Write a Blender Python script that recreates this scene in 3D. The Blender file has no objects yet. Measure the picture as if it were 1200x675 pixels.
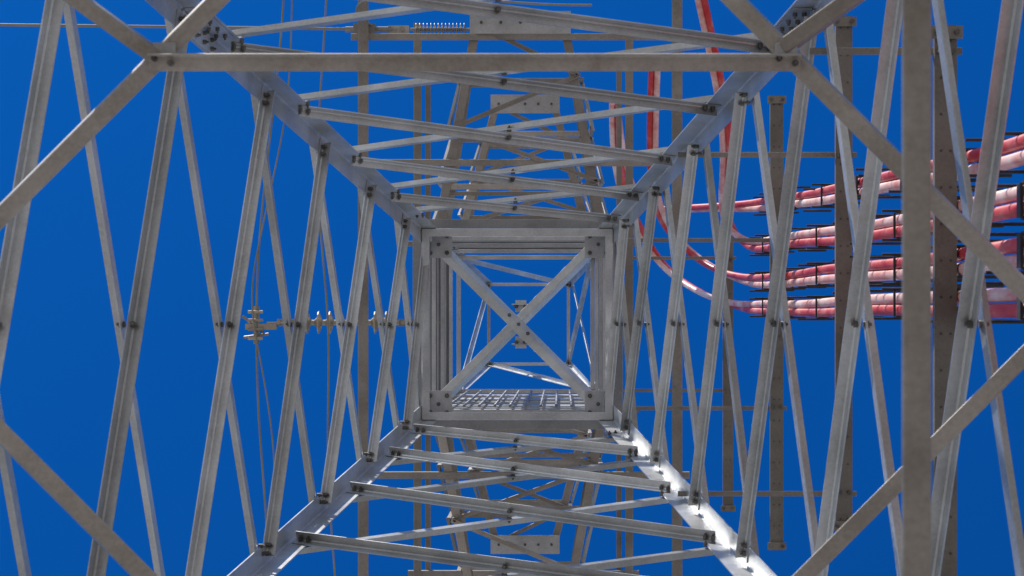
import bpy, bmesh, math, random
from mathutils import Vector, Matrix
random.seed(4)
scene=bpy.context.scene
ZC=1.6          # eye height of the photographer (heights below are above the eye)
CX,CY=-0.317,0.0 # tower axis
def V(x,y,h): return Vector((x,y,h+ZC))
# ------------------------------------------------------------ materials
def newmat(name):
    m=bpy.data.materials.new(name); m.use_nodes=True
    nt=m.node_tree; b=nt.nodes['Principled BSDF']; return m,nt,b
def ramp(nt,fac,stops):
    r=nt.nodes.new('ShaderNodeValToRGB')
    el=r.color_ramp.elements
    while len(el)<len(stops): el.new(0.5)
    for e,(p,c) in zip(el,stops): e.position=p; e.color=(*c,1)
    nt.links.new(fac,r.inputs[0]); return r
def noise(nt,scale,detail=4,rough=.6,vec=None,sc=None):
    n=nt.nodes.new('ShaderNodeTexNoise'); n.inputs['Scale'].default_value=scale
    n.inputs['Detail'].default_value=detail; n.inputs['Roughness'].default_value=rough
    tc=nt.nodes.new('ShaderNodeTexCoord')
    if sc:
        mp=nt.nodes.new('ShaderNodeMapping'); mp.inputs['Scale'].default_value=sc
        nt.links.new(tc.outputs['Object'],mp.inputs[0]); nt.links.new(mp.outputs[0],n.inputs['Vector'])
    else: nt.links.new(tc.outputs['Object'],n.inputs['Vector'])
    return n
def steel(name,c0,c1,stain,amt,metal=.45,rough=.45,tone=True):
    m,nt,b=newmat(name)
    n1=noise(nt,1.8,6,.65); n2=noise(nt,45,4,.7); n3=noise(nt,1.3,9,.8)
    mx=nt.nodes.new('ShaderNodeMath'); mx.operation='MULTIPLY_ADD'; mx.inputs[1].default_value=.3
    nt.links.new(n2.outputs[0],mx.inputs[0])
    ml=nt.nodes.new('ShaderNodeMath'); ml.operation='MULTIPLY'; ml.inputs[1].default_value=.7
    nt.links.new(n1.outputs[0],ml.inputs[0]); nt.links.new(ml.outputs[0],mx.inputs[2])
    r=ramp(nt,mx.outputs[0],[(.38,c0),(.62,c1)])
    st=ramp(nt,n3.outputs[0],[(.56,(0,0,0)),(.74,(amt,amt,amt))])
    mix=nt.nodes.new('ShaderNodeMixRGB'); mix.inputs[2].default_value=(*stain,1)
    nt.links.new(st.outputs[0],mix.inputs[0]); nt.links.new(r.outputs[0],mix.inputs[1])
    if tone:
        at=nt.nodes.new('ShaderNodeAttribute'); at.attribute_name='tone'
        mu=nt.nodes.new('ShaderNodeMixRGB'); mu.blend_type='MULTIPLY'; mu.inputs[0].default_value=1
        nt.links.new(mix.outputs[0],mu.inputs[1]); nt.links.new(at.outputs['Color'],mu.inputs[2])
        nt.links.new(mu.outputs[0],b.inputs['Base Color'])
    else: nt.links.new(mix.outputs[0],b.inputs['Base Color'])
    b.inputs['Metallic'].default_value=metal
    rr=nt.nodes.new('ShaderNodeMapRange'); rr.inputs[3].default_value=rough-.12; rr.inputs[4].default_value=rough+.18
    nt.links.new(n1.outputs[0],rr.inputs[0]); nt.links.new(rr.outputs[0],b.inputs['Roughness'])
    bp=nt.nodes.new('ShaderNodeBump'); bp.inputs['Strength'].default_value=.15; bp.inputs['Distance'].default_value=.006
    nt.links.new(n2.outputs[0],bp.inputs['Height']); nt.links.new(bp.outputs[0],b.inputs['Normal'])
    return m
GALV=steel('galvanised_steel',(.45,.455,.45),(.68,.685,.68),(.30,.25,.20),.5,.6,.36)
WEATH=steel('weathered_steel',(.28,.25,.21),(.46,.42,.37),(.16,.11,.07),.6,.4,.48)
BOLT=steel('bolt_steel',(.09,.085,.08),(.20,.19,.17),(.12,.06,.03),.6,.5,.5)
BRONZE=steel('glazed_fitting',(.30,.25,.18),(.50,.43,.33),(.16,.12,.08),.6,.4,.35)
ALU=steel('aluminium_fitting',(.34,.31,.27),(.50,.47,.42),(.25,.2,.15),.4,.5,.45)
WIRE=steel('aluminium_wire',(.22,.20,.17),(.32,.30,.26),(.2,.17,.12),.4,.3,.55,tone=False)
def cablemat(name,a,b_,c):
    m,nt,b=newmat(name)
    n=noise(nt,1.4,6,.7,sc=(3,3,.9))
    r=ramp(nt,n.outputs[0],[(.40,a),(.52,b_),(.64,c)])
    nt.links.new(r.outputs[0],b.inputs['Base Color']); b.inputs['Roughness'].default_value=.42
    return m
RED=cablemat('red_cable_sheath',(.50,.012,.018),(.58,.05,.05),(.64,.18,.16))
PINK=cablemat('faded_sunlit_sheath',(.66,.24,.21),(.74,.44,.40),(.80,.66,.62))  # pink: faded sheath, with its sunlit highlight put into the colour
m,nt,b=newmat('black_rubber'); n=noise(nt,12); r=ramp(nt,n.outputs[0],[(.3,(.012,.012,.014)),(.7,(.03,.03,.03))])
nt.links.new(r.outputs[0],b.inputs['Base Color']); b.inputs['Roughness'].default_value=.55; BLACK=m
m,nt,b=newmat('gravel'); n=noise(nt,.35,8,.7); n2=noise(nt,25,5); r=ramp(nt,n.outputs[0],[(.35,(.27,.24,.20)),(.65,(.41,.37,.315))])
nt.links.new(r.outputs[0],b.inputs['Base Color']); b.inputs['Roughness'].default_value=.95
bp=nt.nodes.new('ShaderNodeBump'); bp.inputs['Distance'].default_value=.03; nt.links.new(n2.outputs[0],bp.inputs['Height']); nt.links.new(bp.outputs[0],b.inputs['Normal']); GRAVEL=m
m,nt,b=newmat('concrete'); n=noise(nt,6,6); r=ramp(nt,n.outputs[0],[(.3,(.28,.27,.25)),(.7,(.42,.40,.37))])
nt.links.new(r.outputs[0],b.inputs['Base Color']); b.inputs['Roughness'].default_value=.9; CONC=m
# ------------------------------------------------------------ mesh part builder
class Part:
    def __init__(s,name,parent,mat):
        s.name=name; s.parent=parent; s.mat=mat; s.v=[]; s.f=[]; s.t=[]
    def prism(s,pts,p1,p2,a,b,tone=None):
        tone=tone if tone is not None else random.uniform(.62,1.15)
        i=len(s.v); k=len(pts)
        for p in (p1,p2):
            for (x,y) in pts: s.v.append(p+a*x+b*y)
        fs=[[i+j,i+(j+1)%k,i+k+(j+1)%k,i+k+j] for j in range(k)]
        fs.append([i+j for j in range(k)][::-1]); fs.append([i+k+j for j in range(k)])
        s.f+=fs; s.t+=[tone]*len(fs)
    def frame(s,p1,p2,a,b):
        d=(p2-p1).normalized(); a=(a-d*a.dot(d)).normalized(); b=b-d*b.dot(d); b=(b-a*b.dot(a)).normalized()
        return a,b
    def angle(s,p1,p2,a,b,w,t=.009,w2=None,tone=None,tw=0):
        a,b=s.frame(p1,p2,a,b); w2=w2 or w
        if tw:
            c,si=math.cos(tw),math.sin(tw); a,b=a*c+b*si,b*c-a*si
        r=min(.012,w*.12); q=t*.35
        s.prism([(r,0),(w-q,0),(w,q),(w,t),(t+r,t),(t,t+r),(t,w2),(q,w2),(0,w2-q),(0,r),(r*.3,r*.3)],p1,p2,a,b,tone)
    def bar(s,p1,p2,a,b,w,t,tone=None):
        a,b=s.frame(p1,p2,a,b)
        s.prism([(-w/2,-t/2),(w/2,-t/2),(w/2,t/2),(-w/2,t/2)],p1,p2,a,b,tone)
    def cyl(s,p1,p2,r,n=6,tone=None):
        d=(p2-p1).normalized(); a=d.orthogonal().normalized(); b=d.cross(a)
        s.prism([(r*math.cos(2*math.pi*j/n),r*math.sin(2*math.pi*j/n)) for j in range(n)],p1,p2,a,b,tone)
    def make(s):
        me=bpy.data.meshes.new(s.name); me.from_pydata([tuple(q) for q in s.v],[],s.f)
        bm=bmesh.new(); bm.from_mesh(me); bmesh.ops.recalc_face_normals(bm,faces=bm.faces); bm.to_mesh(me); bm.free()
        at=me.attributes.new('tone','FLOAT_COLOR','FACE')
        for i,t in enumerate(s.t): at.data[i].color=(t,t,t,1)
        me.materials.append(s.mat)
        o=bpy.data.objects.new(s.name,me); scene.collection.objects.link(o); o.parent=s.parent
        return o
def empty(name):
    o=bpy.data.objects.new(name,None); scene.collection.objects.link(o); o.empty_display_size=.3; return o
X=Vector((1,0,0)); Y=Vector((0,1,0)); Z=Vector((0,0,1))
# ------------------------------------------------------------ ground + footings
me=bpy.data.meshes.new('ground'); R=1500
me.from_pydata([(R*math.cos(a*math.pi/32),R*math.sin(a*math.pi/32),0) for a in range(64)],[],[list(range(64))])
me.materials.append(GRAVEL); g=bpy.data.objects.new('ground',me); scene.collection.objects.link(g)
# ------------------------------------------------------------ tower
tower=empty('lattice_transmission_tower')
HW,HS,HP=22.3,30.5,35.2
def w(h):
    if h<=HW: return 3.68-.12*h
    if h<=HS: return 1.004
    return 1.004-(h-HS)*(.31/(HP-HS))
SG=[(-1,-1),(1,-1),(1,1),(-1,1)]
def C(i,h,inset=0):
    sx,sy=SG[i%4]; k=w(h)-inset; return V(CX+sx*k,CY+sy*k,h)
NORM=[-Y,X,Y,-X]
legs=Part('legs',tower,GALV); brace=Part('face_bracing',tower,GALV); bolts=Part('bolts',tower,BOLT)
plates=Part('gusset_plates',tower,GALV); foot=Part('concrete_footings',tower,CONC)
def bolt(p,n,r=.017,l=.02):
    n=n.normalized(); bolts.cyl(p-n*.012,p+n*l,r,6); bolts.cyl(p+n*l,p+n*(l+.014),r*.5,6)
for i,(sx,sy) in enumerate(SG):
    for h1,h2,s,t in ((-1.5,HW-.003,.17,.016),(HW+.003,HS-.003,.14,.013),(HS+.003,HP,.09,.009)):
        legs.angle(C(i,h1),C(i,h2),X*-sx,Y*-sy,s,t,tone=random.uniform(.85,1.0))
    for hs in (5.2,14.0):
        for (a,n) in ((X*-sx,Y*-sy),(Y*-sy,X*-sx)):
            p1=C(i,hs-.36)+a*.095+n*.024; p2=C(i,hs+.36)+a*.095+n*.024
            plates.bar(p1,p2,a,n,.12,.012)
            for q in range(8):
                pp=p1.lerp(p2,(q//2+.5)/4)+a*(.03 if q%2 else -.03)+n*.008
                bolt(pp,n,.016,.02)
    c=C(i,-1.5); foot.prism([(-.45,-.45),(.45,-.45),(.45,.45),(-.45,.45)],Vector((c.x,c.y,-.4)),Vector((c.x,c.y,.25)),X,Y)
NA=[-1.2,1.8,4.6,7.0,9.3,11.43,13.53,15.65,17.52,19.4,21.15,22.3]
NB=[-1.2,.8,3.4,5.9,8.2,10.4,12.5,14.5,16.43,18.4,20.13,21.4]
def facepair(k,h1,h2,s,inner=True,outer=True,t=.010,ins=.09):
    n=NORM[k]; e=(C(k+1,h1)-C(k,h1)).normalized()
    def pt(c,h,sgn): return C(c,h)+e*(ins*sgn)
    if inner:
        tw=-random.uniform(.14,.34)
        off=-n*(.018+s*abs(tw)*.8)
        p1=pt(k,h1,1)+off; p2=pt(k+1,h2,-1)+off
        brace.angle(p1+Z*s,p2+Z*s,-Z,-n,s,t,tw=tw)
        for p,d in ((p1,1),(p2,-1)):
            dd=(p2-p1).normalized()*d
            for q in (0.03,.1): bolt(p+dd*q+Z*s*.5-n*t,-n)
    if outer:
        tw=random.uniform(.12,.3)
        p1=pt(k+1,h1,-1)+n*.004; p2=pt(k,h2,1)+n*.004; so=s*.88
        brace.angle(p1+Z*so,p2+Z*so,-Z,n,so,t,tone=random.uniform(.55,.95),tw=tw)
        for p,d in ((p1,1),(p2,-1)):
            dd=(p2-p1).normalized()*d
            for q in (0.03,.1): bolt(p+dd*q+Z*s*.5-n*.02,-n)
    if inner and outer:
        w1,w2=w(h1),w(h2); f=w1/(w1+w2); hc=h1+(h2-h1)*f
        m=(C(k,hc)+C(k+1,hc))/2+Z*s*.5
        bolt(m-n*.03,-n,.02,.025); bolt(m+n*.012,n,.02,.025)
for k in range(4):
    L=NB if k in(0,2) else NA
    for a,b_ in zip(L[:-1],L[1:]): facepair(k,a,b_,.078 if k!=0 else .072)
def strut(k,h,s,part=brace,inn=True,ins=.03,tone=None):
    n=NORM[k]; e=(C(k+1,h)-C(k,h)).normalized()
    off=-n*.02 if inn else n*.002
    p1=C(k,h)+e*ins+off; p2=C(k+1,h)-e*ins+off
    part.angle(p1,p2,Z,-n if inn else n,s,.009,tone=tone,tw=random.uniform(-.05,.05))
    for p,d in ((p1,1),(p2,-1)):
        for q in (.05,.11): bolt(p+e*d*q+Z*s*.5-n*(.01 if inn else .02),-n,.015,.015)
for k in range(4):
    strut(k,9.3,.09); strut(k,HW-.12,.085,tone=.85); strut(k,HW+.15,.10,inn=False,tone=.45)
    strut(k,HS-.1,.06)
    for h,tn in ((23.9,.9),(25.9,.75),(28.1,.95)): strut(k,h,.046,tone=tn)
    for h in (24.6,26.6,29.0): strut(k,h,.085,inn=False,tone=.26)  # outer struts coloured dark to stand for the dark gaps between bars
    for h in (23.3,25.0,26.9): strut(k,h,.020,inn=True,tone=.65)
    strut(k,HP-.1,.05)
    facepair(k,HS+.1,HP-.1,.06,outer=False,t=.007,ins=.05)
    if k==1: facepair(k,HS+.1,HP-.1,.05,inner=False,t=.007,ins=.05)
# --- added slats and dark rods that make shadow stripes on one shaft face
gd=Part('shadow_stripe_slats',tower,GALV)
for h in (24.0,25.0,26.1,27.3,28.6):
    gd.bar(V(CX-.84,.955,h),V(CX-.84+1.68,.955,h),Z,Y,.62,.012,tone=.8)
x_=-.78
while x_<.8:
    gd.cyl(V(CX+x_,.90,23.6),V(CX+x_+.03,.90,28.7),.016,6,tone=.45); x_+=.17
# --- shaft X diaphragm with gusset plates
dia=Part('plan_diaphragms',tower,GALV)
hx=23.15
for (i,j,dz) in ((0,2,0),(1,3,.10)):
    p1=C(i,hx,.1)+Z*dz; p2=C(j,hx,.1)+Z*dz; d=(p2-p1).normalized(); pr=d.cross(Z)
    dia.angle(p1,p2,(pr+Z),(-pr+Z),.105,.011,tone=.9,tw=.22)
for i,(sx,sy) in enumerate(SG):
    c=V(CX+sx*.86,CY+sy*.86,hx-.15)
    plates.bar(c-X*.145,c+X*.145,Y,Z,.29,.014,tone=.8)
    for dx in (-.09,.09):
        for dy in (-.09,.09): bolt(c+X*dx+Y*dy-Z*.006,-Z,.026,.04)
    bolt(c,-Z,.022,.03)
    plates.bar(V(CX+sx*.97,CY+sy*.7,hx-.1),V(CX+sx*.97,CY+sy*.95,hx-.1),Z,X,.3,.012)
    plates.bar(V(CX+sx*.7,CY+sy*.966,hx-.12),V(CX+sx*.95,CY+sy*.966,hx-.12),Z,Y,.3,.012)
m=V(CX,CY,hx+.06)
for (dx,dy) in ((-.1,-.1),(.1,.1),(0,0)): bolt(m+Y*dy+X*dx-Z*.08,-Z,.022,.03)
for sy in (-1,1):
    c=V(CX+.02,CY+sy*.2,hx+.35)
    plates.bar(c-X*.06,c+X*.06,Y,Z,.13,.012)
    plates.bar(c-X*.1+Y*sy*.02,c+X*.1+Y*sy*.02,Z,Y,.2,.012)
    for dx in (-.05,.05): bolt(c+X*dx-Z*.006,-Z,.026,.04)
# --- lower diaphragm (diamond + chords)
ld=Part('lower_plan_diaphragm',tower,WEATH)
hd=9.3; W=w(hd)-.03
mid=[V(CX,CY-W,hd),V(CX+W,CY,hd),V(CX,CY+W,hd),V(CX-W,CY,hd)]
for i in range(4):
    p1,p2=mid[i],mid[(i+1)%4]; d=(p2-p1).normalized(); pr=d.cross(Z)
    ld.angle(p1+pr*.04,p2+pr*.04,-pr,Z,.078,.009,tw=.3 if i!=1 else -.1,tone=1.05)
q=W*.535
for sy in (-1,1):
    p1=V(CX-q,CY+sy*(W-q),hd-.03); p2=V(CX+q,CY+sy*(W-q),hd-.03)
    ld.angle(p1-X*.06,p2+X*.06,Y*-sy,-Z,.078,.009,w2=.05,tone=1.1,tw=.2*sy)
    for sx in (-1,1):
        a=V(CX+sx*q,CY+sy*(W-q),hd-.01); b_=V(CX+sx*W,CY+sy*W*.80,hd-.01)
        ld.angle(a,b_,(b_-a).cross(Z),Z,.070,.008,tw=.15)
        plates.bar(a-X*.05+Z*.012,a+X*.05+Z*.012,Y,Z,.10,.008,tone=.7)
        for dd in ((-.035,-.01),(.035,.01)): bolt(a+X*dd[0]+Y*(dd[1]-sy*.035)-Z*.03,-Z,.014,.018)
# --- low service rail across the tower
hr=5.7; x=0.985; yy=w(hr)
ld.angle(V(x-.04,-yy+.02,hr),V(x-.04,yy-.02,hr),X,Z,.078,.009,tone=.9,tw=-.3)
# --- cross arms
arms=Part('cross_arms',tower,WEATH); armg=Part('cross_arm_bracing',tower,WEATH)
def arm(sy,h,tipY,tipX,h2,nb,s):
    for sx in (-1,1):
        r=V(CX+sx*1.01,CY+sy*1.01,h); t=V(CX+sx*tipX,CY+sy*tipY,h); r2=V(CX+sx*1.01,CY+sy*1.01,h2)
        arms.angle(r,t,X*-sx,Z,s,.01)
        arms.angle(r2,t+Z*.14,X*-sx,-Z,s*.9,.01)
        for i in range(1,nb):
            f=i/nb; a=r.lerp(t,f)+X*sx*.012; b_=r2.lerp(t+Z*.12,f)+X*sx*.012; armg.angle(a,b_,Y*sy,X*sx,.05,.007)
            a2=r.lerp(t,(i-1)/nb)+X*sx*.024; armg.angle(a2,b_+X*sx*.012,Y*sy,X*sx,.05,.007)
    for i in range(1,nb+1):
        f=i/nb; f0=(i-1)/nb
        def P(sx,f,dz=.014): return V(CX+sx*(1.01+(tipX-1.01)*f),CY+sy*(1.01+(tipY-1.01)*f),h+dz)
        armg.angle(P(-1,f),P(1,f),Y*-sy,Z,.065,.008)
        s_=1 if i%2 else -1
        armg.angle(P(-s_,f0,-.022),P(s_,f,-.022),Y*sy,-Z,.055,.008)
        if i<nb: armg.angle(P(-1,f)+Z*(h2-h)*(1-f),P(1,f)+Z*(h2-h)*(1-f),Y*-sy,Z,.055,.008)
    c=V(CX,CY+sy*(tipY+.02),h-.075)
    plates.bar(c-X*(tipX+.02),c+X*(tipX+.02),Y,Z,.26,.014,tone=.75)
    for dx in (-.8,-.4,0,.4,.8): bolt(c+X*dx*tipX,-Z,.018,.03)
for sy in (-1,1):
    arm(sy,24.6,3.45,.56,26.4,4,.10)
    arm(sy,29.8,3.05,.46,31.4,4,.10)
beams=Part('longitudinal_beams',tower,WEATH)
for sx in (-1,1):
    beams.angle(V(CX+sx*1.86,-4.6,24.45),V(CX+sx*1.86,4.6,24.45),X*-sx,Z,.12,.01,tone=.7)
    beams.angle(V(CX+sx*1.42,-3.9,27.6),V(CX+sx*1.42,3.9,27.6),X*-sx,Z,.10,.01,tone=.65)
    beams.angle(V(CX+sx*1.28,-3.3,27.8),V(CX+sx*1.28,3.4,27.8),X*-sx,Z,.07,.01,tone=.7)
for yb in (-3.35,-1.9,1.7,3.2):
    beams.angle(V(CX-1.95,yb,24.56),V(CX+1.95,yb,24.56),Y,Z,.08,.01,tone=.8)
for yb in (-3.5,-1.08,1.08,3.2):
    beams.angle(V(CX-1.5,yb,27.7),V(CX+1.5,yb,27.7),Y,Z,.07,.01,tone=.8)
for p in (legs,brace,bolts,plates,foot,gd,dia,ld,arms,armg,beams): p.make()

# ------------------------------------------------------------ cable rack on the right of the tower
rack=empty('cable_support_rack')
rb=Part('cross_beams',rack,WEATH); rh=Part('rack_bolts',rack,BOLT); ro=Part('standoff_brackets',rack,WEATH)
RX=2.5
RH=[(1.5,-2.3,2.3),(4.6,-2.2,2.2),(8.8,-2.0,1.9),(13.4,-1.88,1.8),(18.0,-2.6,1.75),(23.3,-2.5,2.47),(29.6,-3.05,2.6)]
for h,y1,y2 in RH:
    p1=V(RX,y1,h); p2=V(RX,y2,h)
    rb.prism([(0,0),(.14,0),(.14,.07),(.13,.07),(.13,.01),(.01,.01),(.01,.07),(0,.07)],p1-X*.07,p2-X*.07,X,Z,tone=.48)
    y=y1+.1
    while y<y2-.05:
        for dx in (-.03,.03): rh.cyl(V(RX+dx,y,h-.005),V(RX+dx,y,h+.014),.009,8,tone=.6)
        y+=.23
    ww=w(h)
    for sy in (-1,1):
        yl=sy*min(ww-.06,1.75)
        ro.angle(V(CX+ww-.1,yl,h+.09),V(RX+.12,yl,h+.09),Y*-sy,Z,.045,.01,tone=.6)
        for q in (-.04,.04): rh.cyl(V(RX+q,yl-sy*.04,h-.05),V(RX+q,yl-sy*.04,h+.13),.018,6)
    for y in (y1+.05,y2-.05):
        ro.bar(V(RX-.10,y,h-.03),V(RX+.10,y,h-.03),Y,Z,.08,.012,tone=.6)
        for q in (-.06,.06): rh.cyl(V(RX+q,y,h-.07),V(RX+q,y,h+.1),.018,6)
for p in (rb,rh,ro): p.make()
# ------------------------------------------------------------ red cables
def curve(name,pts,r,mat,parent,res=6):
    cu=bpy.data.curves.new(name,'CURVE'); cu.dimensions='3D'; cu.bevel_depth=r; cu.bevel_resolution=4; cu.resolution_u=res
    sp=cu.splines.new('NURBS'); sp.points.add(len(pts)-1)
    for p,q in zip(sp.points,pts): p.co=(*q,1)
    sp.use_endpoint_u=True; sp.order_u=4
    cu.materials.append(mat); cu.use_fill_caps=True
    o=bpy.data.objects.new(name,cu); scene.collection.objects.link(o); o.parent=parent; return o
def cable(yb,ytop,tail,mats,gap=.088,dx=.0):
    e=empty('power_cable'); cl=Part('cable_cleats',e,BLACK); cl2=Part('cleat_bolts',e,BOLT)
    def yat(h): return yb+(ytop-yb)*max(0,(h-12)/15)**1.2+.012*math.sin(h*.7+yb*7)
    for j,mm in enumerate(mats):
        o=(j-.5*(len(mats)-1))*gap
        pts=[V(2.66+dx,yb+o,-1.6),V(2.66+dx,yb+o,2),V(2.64+dx,yb+o,8)]
        for h in (12,14,16,18,20,22,24,26,27.5): pts.append(V(2.62+dx+.015*math.sin(h*1.3+yb*9+j),yat(h)+o+.006*math.sin(h*2.1+j*3),h))
        for (x_,y_,h_) in tail: pts.append(V(x_+o*.9,y_+o*.3,h_))
        curve('sheathed_cable_%d'%(j+1),pts,.042,mm,e)
    for h in (1.6,4.7,8.9,11.6,13.5,15.8,18.1,20.4,23.4,25.5):
        yc=yat(h); big=h in (11.6,13.5,18.1,23.4)
        hh=.045 if big else .012
        for sx in (-1,1):
            c=V(2.625+dx+sx*.058,yc,h); cl.bar(c-Z*hh,c+Z*hh,Y,X,gap+.10,.016)
        for sy in (-1,1):
            yy_=yc+sy*(gap/2+.052)
            cl.bar(V(2.625+dx,yy_,h-hh*.8),V(2.625+dx,yy_,h+hh*.8),Y,X,.020,.09)
            for dz in ((-.6,.45) if big else (0,.7)):
                cl2.cyl(V(2.625+dx-.15,yy_+sy*.012,h+dz),V(2.625+dx+.13,yy_+sy*.012,h+dz),.011,6,tone=.3)
    cl.make(); cl2.make()
cable(-.13,-.20,[(2.55,-.28,29.6),(2.3,-.42,31.5),(1.75,-.85,32.8),(1.4,-1.45,32.6),(1.1,-1.95,31.8),(.98,-2.5,31.3),(.96,-3.15,30.6)],(PINK,RED))
cable(-.39,-.54,[(2.45,-.68,29.4),(2.1,-.95,30.6),(1.55,-1.5,30.4),(1.43,-2.2,29.4),(1.43,-3.0,29),(1.43,-3.62,28.4)],(RED,PINK))
cable(-.67,-1.00,[(2.4,-1.25,28.4),(2.3,-1.6,28.0),(2.25,-2.2,26.5),(2.1,-3.0,26.2),(1.87,-3.95,26),(1.6,-4.8,25.2),(1.5,-4.9,24.4)],(PINK,RED))
cable(-.98,-1.50,[(2.3,-1.6,29.2),(1.9,-1.7,31.5),(1.5,-1.75,33),(1.2,-2.2,32.8),(1.05,-2.8,32),(.98,-3.2,31)],(RED,PINK),dx=.05)
# ------------------------------------------------------------ insulators, conductors
def insul(name,p1,p2,n,rd,mat,rc=.02):
    e=empty(name); d=(p2-p1); s=Part('sheds',e,mat); c=Part('core_and_fittings',e,ALU)
    c.cyl(p1-d*.08,p2+d*.08,rc,10)
    for i in range(n):
        m=p1+d*((i+.5)/n); u=d.normalized(); t=d.length/n
        a=u.orthogonal().normalized(); b_=u.cross(a); K=14
        prof=[(-.3*t,rc*1.1),(-.22*t,rd*.55),(-.05*t,rd),(.06*t,rd*.98),(.12*t,rd*.5),(.34*t,rc*1.2)]
        base=len(s.v)
        for (z,r) in prof:
            for q in range(K): s.v.append(m+u*z+(a*math.cos(2*math.pi*q/K)+b_*math.sin(2*math.pi*q/K))*r)
        for l in range(len(prof)-1):
            for q in range(K):
                s.f.append([base+l*K+q,base+l*K+(q+1)%K,base+(l+1)*K+(q+1)%K,base+(l+1)*K+q]); s.t.append(1)
    s.make()
    for p,sg in ((p1,-1),(p2,1)):
        u=d.normalized()*sg
        c.bar(p+u*.06,p+u*.30,Y,Z,.09,.02); c.bar(p+u*.2,p+u*.42,Z,Y,.1,.02)
        c.cyl(p+u*.14-Z*.06,p+u*.14+Z*.06,.03,6); c.cyl(p+u*.28-Z*.07,p+u*.28+Z*.07,.025,6)
    c.make(); return e
e=insul('insulator_string',V(-1.9,-.02,26),V(-3.0,-.02,26),8,.14,BRONZE,.035)
f=Part('suspension_clamp',e,BRONZE)
f.bar(V(-3.55,-.22,26),V(-3.55,.24,26),X,Z,.06,.09); f.bar(V(-3.68,.03,25.97),V(-3.3,.03,25.97),Y,Z,.07,.06)
for yy_ in (-.15,-.05,.06,.17): f.cyl(V(-3.64,yy_,25.9),V(-3.46,yy_,25.9),.02,6)
f.cyl(V(-3.72,-.1,25.98),V(-3.46,.1,25.98),.018,8); f.cyl(V(-3.7,.16,25.98),V(-3.4,.12,25.98),.018,8)
f.bar(V(-1.3,-.02,26),V(-1.7,-.02,26),Z,Y,.1,.03)
f.make()
e=empty('jumper_wire'); 
curve('strand_1',[V(-3.1,-9,26.5),V(-3.15,-4.2,26),V(-3.35,-2.5,25.9),V(-3.52,-1,25.9),V(-3.55,0,25.95),V(-3.52,1.2,25.9),V(-3.4,2.4,25.9),V(-3.35,4,26),V(-3.5,9,26.5)],.013,WIRE,e)
curve('strand_2',[V(-3.35,-9,26.5),V(-3.0,-3.6,26),V(-3.25,-2,25.8),V(-3.60,-.6,25.8),V(-3.6,0,25.92),V(-3.3,1.2,25.8),V(-3.25,2.6,25.8),V(-3.6,9,26.5)],.010,WIRE,e)
e=empty('jumper_wire')
curve('strand_1',[V(-2.55,-9,26),V(-2.6,-4,25.8),V(-2.9,-2,25.6),V(-2.55,0,25.6),V(-2.75,2,25.8),V(-2.45,4,26),V(-2.5,9,26)],.012,WIRE,e)
for sy in (-1,1):
    insul('insulator_string',V(-.95,sy*3.42,24.75),V(-1.55,sy*3.42,24.75),14,.075,ALU,.018)
    e=empty('conductor_wire')
    curve('strand',[V(-1.9,sy*3.42,24.75),V(-6,sy*3.45,24.6),V(-20,sy*3.5,23.8),V(-45,sy*3.6,22.8),V(-90,sy*3.7,22)],.018,WIRE,e)
    curve('jumper_loop',[V(-1.95,sy*3.42,24.75),V(-2.3,sy*3.55,24.4),V(-2.1,sy*3.72,24.0),V(-1.2,sy*3.7,23.9),V(-.2,sy*3.6,24.1),V(.5,sy*3.65,24.4)],.014,WIRE,e)
    f=Part('strain_clamp',e,ALU); f.cyl(V(-1.85,sy*3.42,24.75),V(-2.35,sy*3.42,24.75),.035,8)
    f.bar(V(-2.0,sy*3.42,24.68),V(-2.25,sy*3.42,24.68),Y,Z,.12,.05); f.make()
# ------------------------------------------------------------ light
S=Vector((-.45,-.80,.85)).normalized()
el=math.asin(S.z); rot=math.atan2(S.x,S.y)
wd=bpy.data.worlds.new('World'); scene.world=wd; wd.use_nodes=True; nt=wd.node_tree
bg=nt.nodes['Background']; sky=nt.nodes.new('ShaderNodeTexSky'); sky.sky_type='NISHITA'; sky.sun_disc=False
sky.sun_elevation=el; sky.sun_rotation=rot; sky.altitude=600; sky.air_density=1; sky.dust_density=.4; sky.ozone_density=3
tc=nt.nodes.new('ShaderNodeTexCoord'); sp=nt.nodes.new('ShaderNodeSeparateXYZ'); nt.links.new(tc.outputs['Generated'],sp.inputs[0])
mr=nt.nodes.new('ShaderNodeMapRange'); mr.inputs[1].default_value=.15; mr.inputs[2].default_value=.9; nt.links.new(sp.outputs[2],mr.inputs[0])
mx=nt.nodes.new('ShaderNodeMixRGB'); mx.blend_type='MULTIPLY'; mx.inputs[2].default_value=(.02,.44,1.0,1)
nt.links.new(mr.outputs[0],mx.inputs[0]); nt.links.new(sky.outputs[0],mx.inputs[1]); nt.links.new(mx.outputs[0],bg.inputs[0])
bg.inputs[1].default_value=.15
sl=bpy.data.lights.new('sun','SUN'); sl.energy=5; sl.angle=math.radians(.5); sl.color=(1,.96,.9)
so=bpy.data.objects.new('sun',sl); scene.collection.objects.link(so); so.rotation_euler=S.to_track_quat('Z','Y').to_euler()
# ------------------------------------------------------------ camera
cd=bpy.data.cameras.new('camera'); cam=bpy.data.objects.new('camera',cd); scene.collection.objects.link(cam)
cam.location=(0,0,ZC); cam.rotation_euler=(math.pi,0,0)
cd.sensor_width=36; cd.lens=75; cd.shift_x=-.035; cd.shift_y=.0354; cd.clip_end=5000; cd.clip_start=.1
cd.dof.use_dof=True; cd.dof.focus_distance=22; cd.dof.aperture_fstop=5.6
scene.camera=cam
scene.view_settings.view_transform='Standard'; scene.view_settings.look='None'; scene.view_settings.exposure=0
